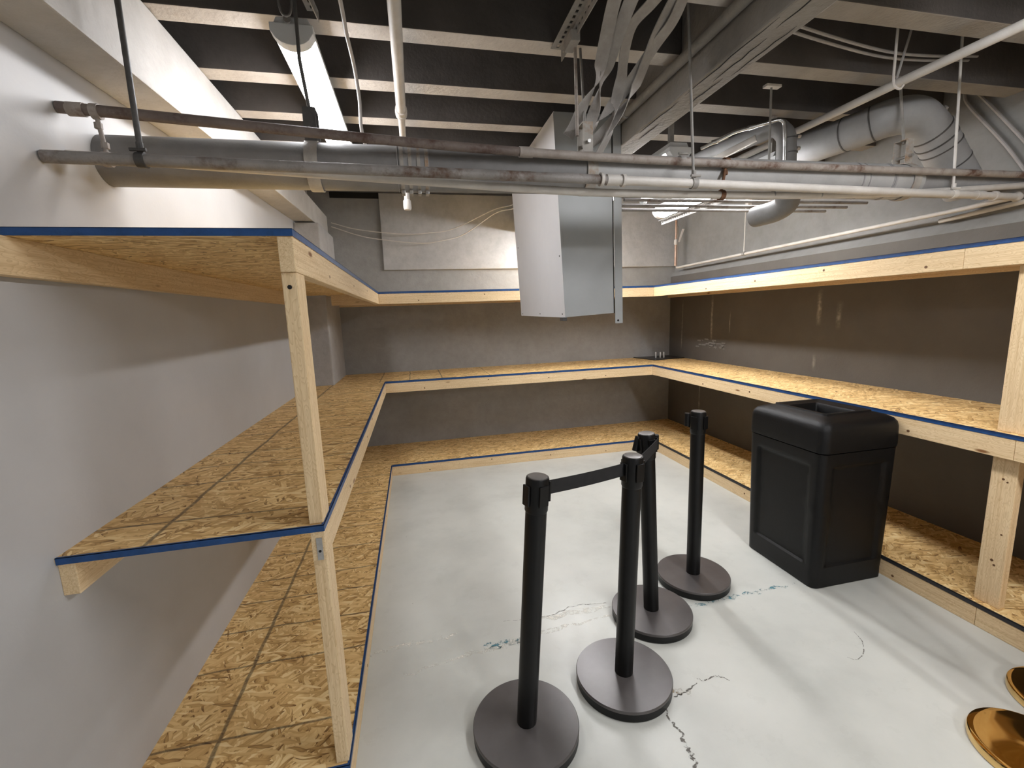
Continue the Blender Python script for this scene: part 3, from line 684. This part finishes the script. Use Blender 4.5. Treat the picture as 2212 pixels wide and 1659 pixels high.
hanger('long light rod holding the light pipe near its turn at the right wall', (2.80, 1.375, ZD), [(vB(tB(2.80)), .0165)], 'cable_white')
def link(label, a_, ra, b__, rb, m_):
    s = root('pipe_link', label, 'hanger', b__, 'short links between the thin pipes')
    obj('rod', tube([Vector(a_) - Vector((0, 0, ra)), Vector(b__) + Vector((0, 0, rb))], .006, 10), m_, s, smooth=True)
    for q, r_ in ((a_, ra), (b__, rb)):
        obj('clamp', ring(q, X1, r_, r_ + .005, .02, 20), m_, s, smooth=True)
        obj('nut', lathe([(.010, -.008), (.010, .008)], Vector(q) + Vector((0, 0, (r_ + .022) * (-1 if q is a_ else 1))), n=6), m_, s)
link('short rusty link hanging from the uppermost thin pipe by the white wall', (-.555, 1.240, 2.097), .0155, (-.548, 1.243, 1.970), .0155, 'pipe_rusty')
link('short rusty hook linking upper and lower thin pipe past the duct', (1.58, 1.338, 2.064), .0155, (1.545, 1.312, 1.932), .0145, 'rust')
# pipe running under the joists towards the back, reduced at a coupling, with a drop
s = root('ceiling_pipe', 'light pipe running under the joists to a coupling, with a capped drop', 'pipe', (.298, .2, 2.44))
obj('pipe', tube([(.290, -1.0, 2.44), (.300, 1.93, 2.44)], .0215, 20), 'pipe_light', s, smooth=True)
obj('pipe', tube([(.300, 1.92, 2.44), (.302, 2.60, 2.44), (.302, 2.60, 2.20)], .0165, 18, fr=.05), 'pipe_light', s, smooth=True)
obj('coupling', lathe([(.021, -.03), (.027, -.028), (.028, -.012), (.024, -.008), (.024, .008), (.028, .012), (.027, .03), (.016, .034)], (.300, 1.95, 2.44), (0, 1, 0), 24), 'pipe_light', s, smooth=True)
obj('drop_cap', lathe([(.016, .03), (.024, .02), (.025, -.02), (.02, -.032)], (.302, 2.60, 2.178), (0, 0, 1), 18), 'pipe_light', s, smooth=True)
obj('hanger', bx(.27, .33, .32, .35, 2.462, ZJ), 'grey_rod', s)
# loose cable
s = root('ceiling_cable', 'grey cable looping down from the joists beside the bright lamp', 'cable', (.14, 1.2, 2.42))
obj('cable', tube(smooth_path([(.142, .7, 2.47), (.141, 1.2, 2.427), (.137, 1.35, 2.424), (.140, 1.52, 2.405), (.143, 1.60, 2.33), (.139, 1.63, 2.24), (.150, 1.66, 2.17), (.16, 1.68, 2.11)], 6), .0065, 10), 'cable_grey', s, smooth=True)
# perforated angle irons under the joists
def angle_iron(label, p0, p1, w, par_label=None):
    s = root('angle_iron', label, 'angle iron', p0, 'perforated angle irons'); p0, p1 = Vector(p0), Vector(p1); d = p1 - p0; L = d.length; d.normalize()
    sd = Vector((d.y, -d.x, 0)).normalized(); dn = Vector((0, 0, -1)); n = max(3, int(L / .028)); st_ = L / n
    bm = B()
    def slab(o, a, la, b, lb, nrm, t):
        vs = [bm.verts.new(o + a * i * la + b * j * lb + nrm * k * t) for i in (0, 1) for j in (0, 1) for k in (0, 1)]
        for f in ((0, 1, 3, 2), (4, 6, 7, 5), (0, 4, 5, 1), (2, 3, 7, 6), (0, 2, 6, 4), (1, 5, 7, 3)): bm.faces.new([vs[i] for i in f])
    for wd, nr in ((sd, dn), (dn, sd)):      # two flanges, each two long bars and bridges between the slots
        slab(p0, d, L, wd, w * .34, nr, .003); slab(p0 + wd * w * .58, d, L, wd, w * .42, nr, .003)
        for k in range(n + 1): slab(p0 + d * (min(k * st_, L - .012)) + wd * w * .34, d, .012, wd, w * .24, nr, .003)
    bmesh.ops.recalc_face_normals(bm, faces=bm.faces)
    obj('flange', bm, 'grey_rod', s); return s
ai = angle_iron('perforated angle iron under the joists beside the hanging straps', (.930, 1.475, 2.505), (.930, .75, 2.505), .045)
obj('bracket', bx(.905, .94, 1.30, 1.38, 2.440, 2.478), 'grey_rod', ai, bevel=.004)
obj('rod', tube([(.936, 1.345, 2.46), (.941, 1.345, 2.14)], .006, 10), 'pipe_rusty', ai, smooth=True)
angle_iron('short perforated angle iron at the near end of the bright lamp', (.050, 1.395, 2.507), (.022, 1.06, 2.507), .036)
# flat straps hanging beside the beam
RB = {'a': [(1.0, 1.10, 2.504), (1.002, 1.16, 2.482), (1.016, 1.252, 2.431), (1.024, 1.314, 2.382), (1.028, 1.357, 2.343), (.996, 1.421, 2.278), (.977, 1.467, 2.226), (.956, 1.486, 2.19)],
      'b': [(1.058, 1.10, 2.504), (1.058, 1.16, 2.484), (1.058, 1.252, 2.434), (1.055, 1.307, 2.39), (1.048, 1.357, 2.345), (1.049, 1.421, 2.281), (1.042, 1.467, 2.23), (1.038, 1.50, 2.18)],
      'c': [(1.15, 1.10, 2.504), (1.132, 1.16, 2.488), (1.1, 1.221, 2.46), (1.103, 1.282, 2.414), (1.125, 1.359, 2.348), (1.129, 1.421, 2.286), (1.136, 1.483, 2.216), (1.10, 1.54, 2.13)],
      'd': [(1.205, 1.10, 2.504), (1.205, 1.16, 2.490), (1.205, 1.237, 2.458), (1.202, 1.307, 2.401), (1.194, 1.369, 2.344), (1.165, 1.427, 2.281), (1.10, 1.50, 2.205), (1.03, 1.55, 2.16)],
      'e': [(1.235, 1.12, 2.504), (1.24, 1.20, 2.47), (1.215, 1.28, 2.43), (1.16, 1.38, 2.34), (1.09, 1.47, 2.26), (1.03, 1.54, 2.20)]}
lb = {'a': 'flat grey strap hanging next to the perforated angle iron', 'b': 'flat grey strap twisted around its neighbour, hanging to the drain hanger',
      'c': 'flat grey strap hanging furthest down in front of the duct', 'd': 'flat grey strap bending sideways from the timber beam', 'e': 'flat grey strap hanging closest to the timber beam'}
for i, k in enumerate(RB):
    hw = .0225; sec = [(-hw, -.0018), (hw, -.0018), (hw, .0018), (-hw, .0018)]
    s = root('flat_strap', lb[k], 'strap', RB[k][-1], 'flat straps hanging beside the timber beam')
    obj('band', sweep(B(), smooth_path(RB[k], 7), sec, twist=lambda t, i=i: .35 * math.sin(2.5 * t + i * 1.3) + (math.pi if i % 2 == 0 else -math.pi) * st(.42 + .05 * i, .78 + .04 * i, t)), 'strap_cloth', s, smooth=True)
# conduit along the timber beam
s = root('beam_conduit', 'grey conduit pipe fixed along the side of the timber beam', 'pipe', (1.42, 1.0, 2.47))
obj('pipe', tube([(1.420, -2.5, 2.475), (1.420, 2.9, 2.475)], .021, 18), 'timber_grey_beam', s, smooth=True)
for y in (.6, 1.9): obj('clip', ring((1.420, y, 2.475), (0, 1, 0), .0205, .0235, .02, 18), 'grey_rod', s, smooth=True)
# sheet metal duct
dc = root('sheet_metal_duct', 'grey sheet-metal duct box hanging from the ceiling in front of the back shelves', 'duct', (1.25, 2.5, 1.455))
def hexa(A, Bm):      # bottom quad, top quad
    bm = B(); lo = [bm.verts.new(p) for p in A]; hi = [bm.verts.new(p) for p in Bm]
    bm.faces.new(list(reversed(lo))); bm.faces.new(hi)
    for i in range(4): bm.faces.new((lo[i], lo[(i + 1) % 4], hi[(i + 1) % 4], hi[i]))
    bmesh.ops.recalc_face_normals(bm, faces=bm.faces); return bm
yF, yBk = 2.0, 3.03
obj('side_panel', hexa([(1.113, yF, 1.455), (1.118, yF, 1.455), (1.118, yBk, 1.469), (1.113, yBk, 1.469)], [(1.064, yF, 2.505), (1.069, yF, 2.505), (1.069, yBk, 2.505), (1.064, yBk, 2.505)]), 'duct_side_lit', dc)
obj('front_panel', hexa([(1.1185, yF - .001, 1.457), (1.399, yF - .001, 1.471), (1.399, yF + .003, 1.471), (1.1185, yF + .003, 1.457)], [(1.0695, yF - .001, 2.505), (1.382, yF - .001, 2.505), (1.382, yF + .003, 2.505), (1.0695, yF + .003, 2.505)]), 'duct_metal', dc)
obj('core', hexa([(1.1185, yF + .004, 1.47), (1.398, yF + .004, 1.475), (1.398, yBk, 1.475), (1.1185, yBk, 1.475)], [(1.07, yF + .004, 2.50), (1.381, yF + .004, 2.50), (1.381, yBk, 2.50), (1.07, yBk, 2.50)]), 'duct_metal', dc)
bm = bx(1.408, 1.4085 + .045, yF - .004, yF - .001, 1.412, 2.505)
for v in bm.verts: v.co.x -= .016 * (v.co.z - 1.412)
fs = obj('flange_strip', bm, 'duct_metal', dc)
obj('bolt_hole', lathe([(.006, 0), (.006, .0008)], (1.425, yF - .004, 1.428), (0, -1, 0), 12), 'shadow_gap', fs)
bm = bx(1.400, 1.406, yF - .001, yF + .30, 1.47, 2.50)
for v in bm.verts: v.co.x -= .016 * (v.co.z - 1.412)
obj('seam', bm, 'shadow_gap', dc)
obj('corner_edge', hexa([(1.1105, yF - .003, 1.455), (1.121, yF - .003, 1.455), (1.121, yF - .001, 1.455), (1.1105, yF - .001, 1.455)], [(1.0615, yF - .003, 2.5), (1.072, yF - .003, 2.5), (1.072, yF - .001, 2.5), (1.0615, yF - .001, 2.5)]), 'duct_metal', dc)
for (x, y, z) in ((1.1128, 2.05, 1.475), (1.1128, 2.5, 1.48), (1.1128, 2.98, 1.483), (1.098, 2.04, 1.79), (1.09, 2.97, 1.97)): obj('screw', lathe([(.005, 0), (.004, .003)], (x, y, z), (-1, 0, 0), 8), 'dark_rod', dc)
obj('latch', bx(1.10, 1.125, yF + .01, yF + .06, 1.436, 1.456), 'dark_rod', dc, bevel=.002)
# cables sagging along the back wall
for lab, P in (('upper of two thin cables sagging across the back wall to the duct', [(-.44, 4.50, 2.44), (-.2, 4.45, 2.37), (.2, 4.4, 2.32), (.5, 4.38, 2.325), (.759, 4.35, 2.365), (1.10, 4.0, 2.47), (1.17, 3.5, 2.40), (1.10, 3.04, 2.33)]),
               ('lower of two thin cables sagging across the back wall to the duct', [(-.44, 4.49, 2.40), (-.1, 4.44, 2.29), (.376, 4.4, 2.23), (.6, 4.38, 2.245), (.851, 4.34, 2.305), (1.12, 4.0, 2.44), (1.18, 3.5, 2.37), (1.11, 3.04, 2.30)])):
    s = root('wall_cable', lab, 'cable', P[2], 'thin cables on the back wall'); obj('cable', tube(smooth_path(P, 7), .0048, 8), 'cable_white', s, smooth=True)

# ================================================================== right-hand ceiling corner
s = root('ceiling_pipe', 'straight light pipe slanting under the joists towards the right wall', 'pipe', (2.42, 1.3, 2.42))
obj('pipe', tube([(2.405, 2.35, 2.42), (2.42, 1.35, 2.42), (2.52, -.8, 2.42)], .0185, 18), 'pipe_light', s, smooth=True)
s = root('pipe_hook', 'thin hook rod carrying the straight light pipe under the joists', 'hook', (2.33, 1.3, 2.36))
obj('rod', tube(smooth_path([(2.335, 1.29, ZD), (2.335, 1.29, 2.50), (2.337, 1.29, 2.40), (2.345, 1.285, 2.375), (2.368, 1.285, 2.370), (2.385, 1.285, 2.385)], 5), .005, 8), 'cable_white', s, smooth=True)
s = root('brace_rod', 'thin slanting rod behind the hook of the straight light pipe', 'rod', (2.42, 1.35, 2.44))
obj('rod', tube([(2.47, 1.30, ZD), (2.415, 1.34, 2.437)], .005, 8), 'cable_grey', s, smooth=True)
s = root('vent_stack', 'grey upright pipe bending over behind the drain pipe', 'pipe', (2.27, 1.75, 2.0))
obj('pipe', tube([(2.02, 2.7, 2.39), (2.235, 1.80, 2.415), (2.245, 1.745, 2.35), (2.265, 1.745, 2.06)], .046, 26, fr=.08), 'pipe_shaded', s, smooth=True)  # shaded pipe copy, darkened against the nearby corner lamp
obj('elbow', tube(smooth_path([(2.265, 1.745, 2.14), (2.27, 1.745, 2.06), (2.285, 1.76, 2.02), (2.30, 1.85, 2.00), (2.30, 2.0, 2.0)], 6), .058, 26), 'pipe_shaded', s, smooth=True)
for z in (2.33, 2.26): obj('joint', ring((2.249 + (2.35 - z) * .07, 1.745, z), (0.07, 0, -1), .045, .0485, .006, 26), 'dark_rod', s, smooth=True)
for z in (2.345, 2.285): obj('bolt', lathe([(.010, -.01), (.010, .01)], (2.305, 1.73, z), (1, 0, 0), 6), 'zinc', s)
s = root('conduit', 'thin shiny conduit bending down beside the grey upright pipe', 'pipe', (2.2, 1.72, 2.3), 'conduits behind the drain pipe')
obj('pipe', tube([(1.875, 1.93, 2.335), (1.98, 1.80, 2.375), (2.185, 1.70, 2.412), (2.198, 1.70, 2.28), (2.205, 1.70, 2.11)], .009, 12, fr=.035), 'shiny_conduit', s, smooth=True)
for q in ((1.92, 1.875, 2.352), (2.05, 1.765, 2.388)): obj('coupling', ring(q, (.2, -.1, .04), .0085, .012, .03, 12), 'shiny_conduit', s, smooth=True)
s = root('conduit', 'pale pipe running up behind the grey upright pipe', 'pipe', (1.9, 2.1, 2.25), 'conduits behind the drain pipe')
obj('pipe', tube([(1.78, 2.35, 2.20), (2.16, 1.86, 2.375)], .018, 16), 'pipe_light', s, smooth=True)
s = root('pipe_hanger', 'thin rod with a small foot plate under the joist beyond the timber beam', 'hanger', (2.015, 1.62, 2.3), 'pipe hangers')
obj('rod', tube([(2.01, 1.60, 2.50), (2.02, 1.60, 2.10)], .005, 8), 'grey_rod', s, smooth=True)
obj('foot_plate', bx(1.975, 2.055, 1.585, 1.615, 2.495, 2.507), 'joist_edge', s, bevel=.002)
for i, (y, z) in enumerate(((1.98, 2.135), (2.0, 2.112), (2.03, 2.088), (2.06, 2.066), (2.10, 2.050))):
    s = root('conduit', ('uppermost', 'second highest', 'third highest', 'fourth highest', 'lowest')[i] + ' of the thin conduits stacked behind the drain pipe', 'pipe', (1.47, y, z), 'conduits behind the drain pipe')
    obj('pipe', tube([(1.475, y, z), (XRW + .03 - .12 * i, y, z + .012)], .0085, 12), 'pipe_darkened', s, smooth=True)
angle_iron('perforated angle iron slanting below the conduits in front of the corner lamp', (2.245, 2.93, 2.165), (2.245, 2.20, 2.165), .032)
s = root('valve', 'small white valve under the thin conduits beside the duct', 'valve', (1.75, 2.3, 2.1))
obj('body', lathe([(.012, -.02), (.022, -.01), (.022, .01), (.012, .02)], (1.74, 2.3, 2.150), X1, 14), 'lamp_housing', s, smooth=True)
obj('lever', bx(1.745, 1.80, 2.29, 2.31, 2.16, 2.172), 'lamp_housing', s, bevel=.003)
# wall fittings
s = root('wall_pipe', 'upright copper pipe with a lever valve in the back right corner', 'pipe', (3.25, 4.30, 1.99))
obj('pipe', tube([(3.255, 4.32, 1.965), (3.255, 4.32, 2.46)], .012, 14), 'copper_pipe', s, smooth=True)
obj('valve_body', lathe([(.014, -.03), (.021, -.02), (.021, .02), (.014, .03)], (3.255, 4.32, 2.225), n=14), 'pipe_light', s, smooth=True)
obj('lever', hexa([(3.27, 4.29, 2.22), (3.285, 4.29, 2.22), (3.285, 4.30, 2.22), (3.27, 4.30, 2.22)], [(3.305, 4.27, 2.36), (3.328, 4.27, 2.36), (3.328, 4.28, 2.36), (3.305, 4.28, 2.36)]), 'cable_white', s)
s = root('hanger_rod', 'thin rod holding the pipe on the right wall near the corner', 'hanger', (3.285, 3.27, 1.955), 'hanger rods of the thin pipes')
obj('rod', tube([(3.283, 3.27, 1.955), (3.283, 3.27, 2.42)], .005, 8), 'cable_white', s, smooth=True)
obj('clamp', ring((3.281, 3.265, 1.955), (0, 1, 0), .0125, .019, .03, 16), 'grey_rod', s, smooth=True)
obj('anchor', bx(3.28, 3.32, 3.24, 3.28, 2.37, 2.47), 'cable_white', s, bevel=.004)
for lab, P in (('long pale pipe fixed low on the upper right wall, cut off at its end', [(3.35, 1.755, 1.935), (3.36, -1.4, 2.12)]), ('short pale pipe above the long one on the upper right wall', [(3.365, 1.62, 1.985), (3.365, -1.4, 2.20)])):
    s = root('wall_pipe', lab, 'pipe', P[0]); obj('pipe', tube(P, .0125, 14), 'pipe_light', s, smooth=True)
for lab, off in (('front one of two cables slanting down the upper right wall', 0), ('rear one of two cables slanting down the upper right wall', .07)):
    s = root('wall_cable', lab, 'cable', (3.39, 1.5 + off, 2.3), 'cables on the right wall')
    obj('cable', tube(smooth_path([(3.37, 1.80 + off * .2, 2.73), (3.387, 1.70 + off * .5, 2.63), (3.387, 1.631 + off, 2.543), (3.387, 1.448 + off, 2.278), (3.387, 1.34 + off, 2.10)], 6), .008, 8), 'cable_grey', s, smooth=True)
for lab, dy in (('front one of two cables strung between the joists past the timber beam', 0), ('rear one of two cables strung between the joists past the timber beam', .035)):
    s = root('ceiling_cable', lab, 'cable', (2.3, 1.3, 2.55), 'cables between the joists')
    obj('cable', tube(smooth_path([(1.58, 1.24 + dy, 2.58), (1.86, 1.28 + dy, 2.555), (2.32, 1.35 + dy, 2.55), (2.60, 1.37 + dy, 2.56), (2.95, 1.40 + dy, 2.60)], 6), .006, 8), 'cable_grey', s, smooth=True)
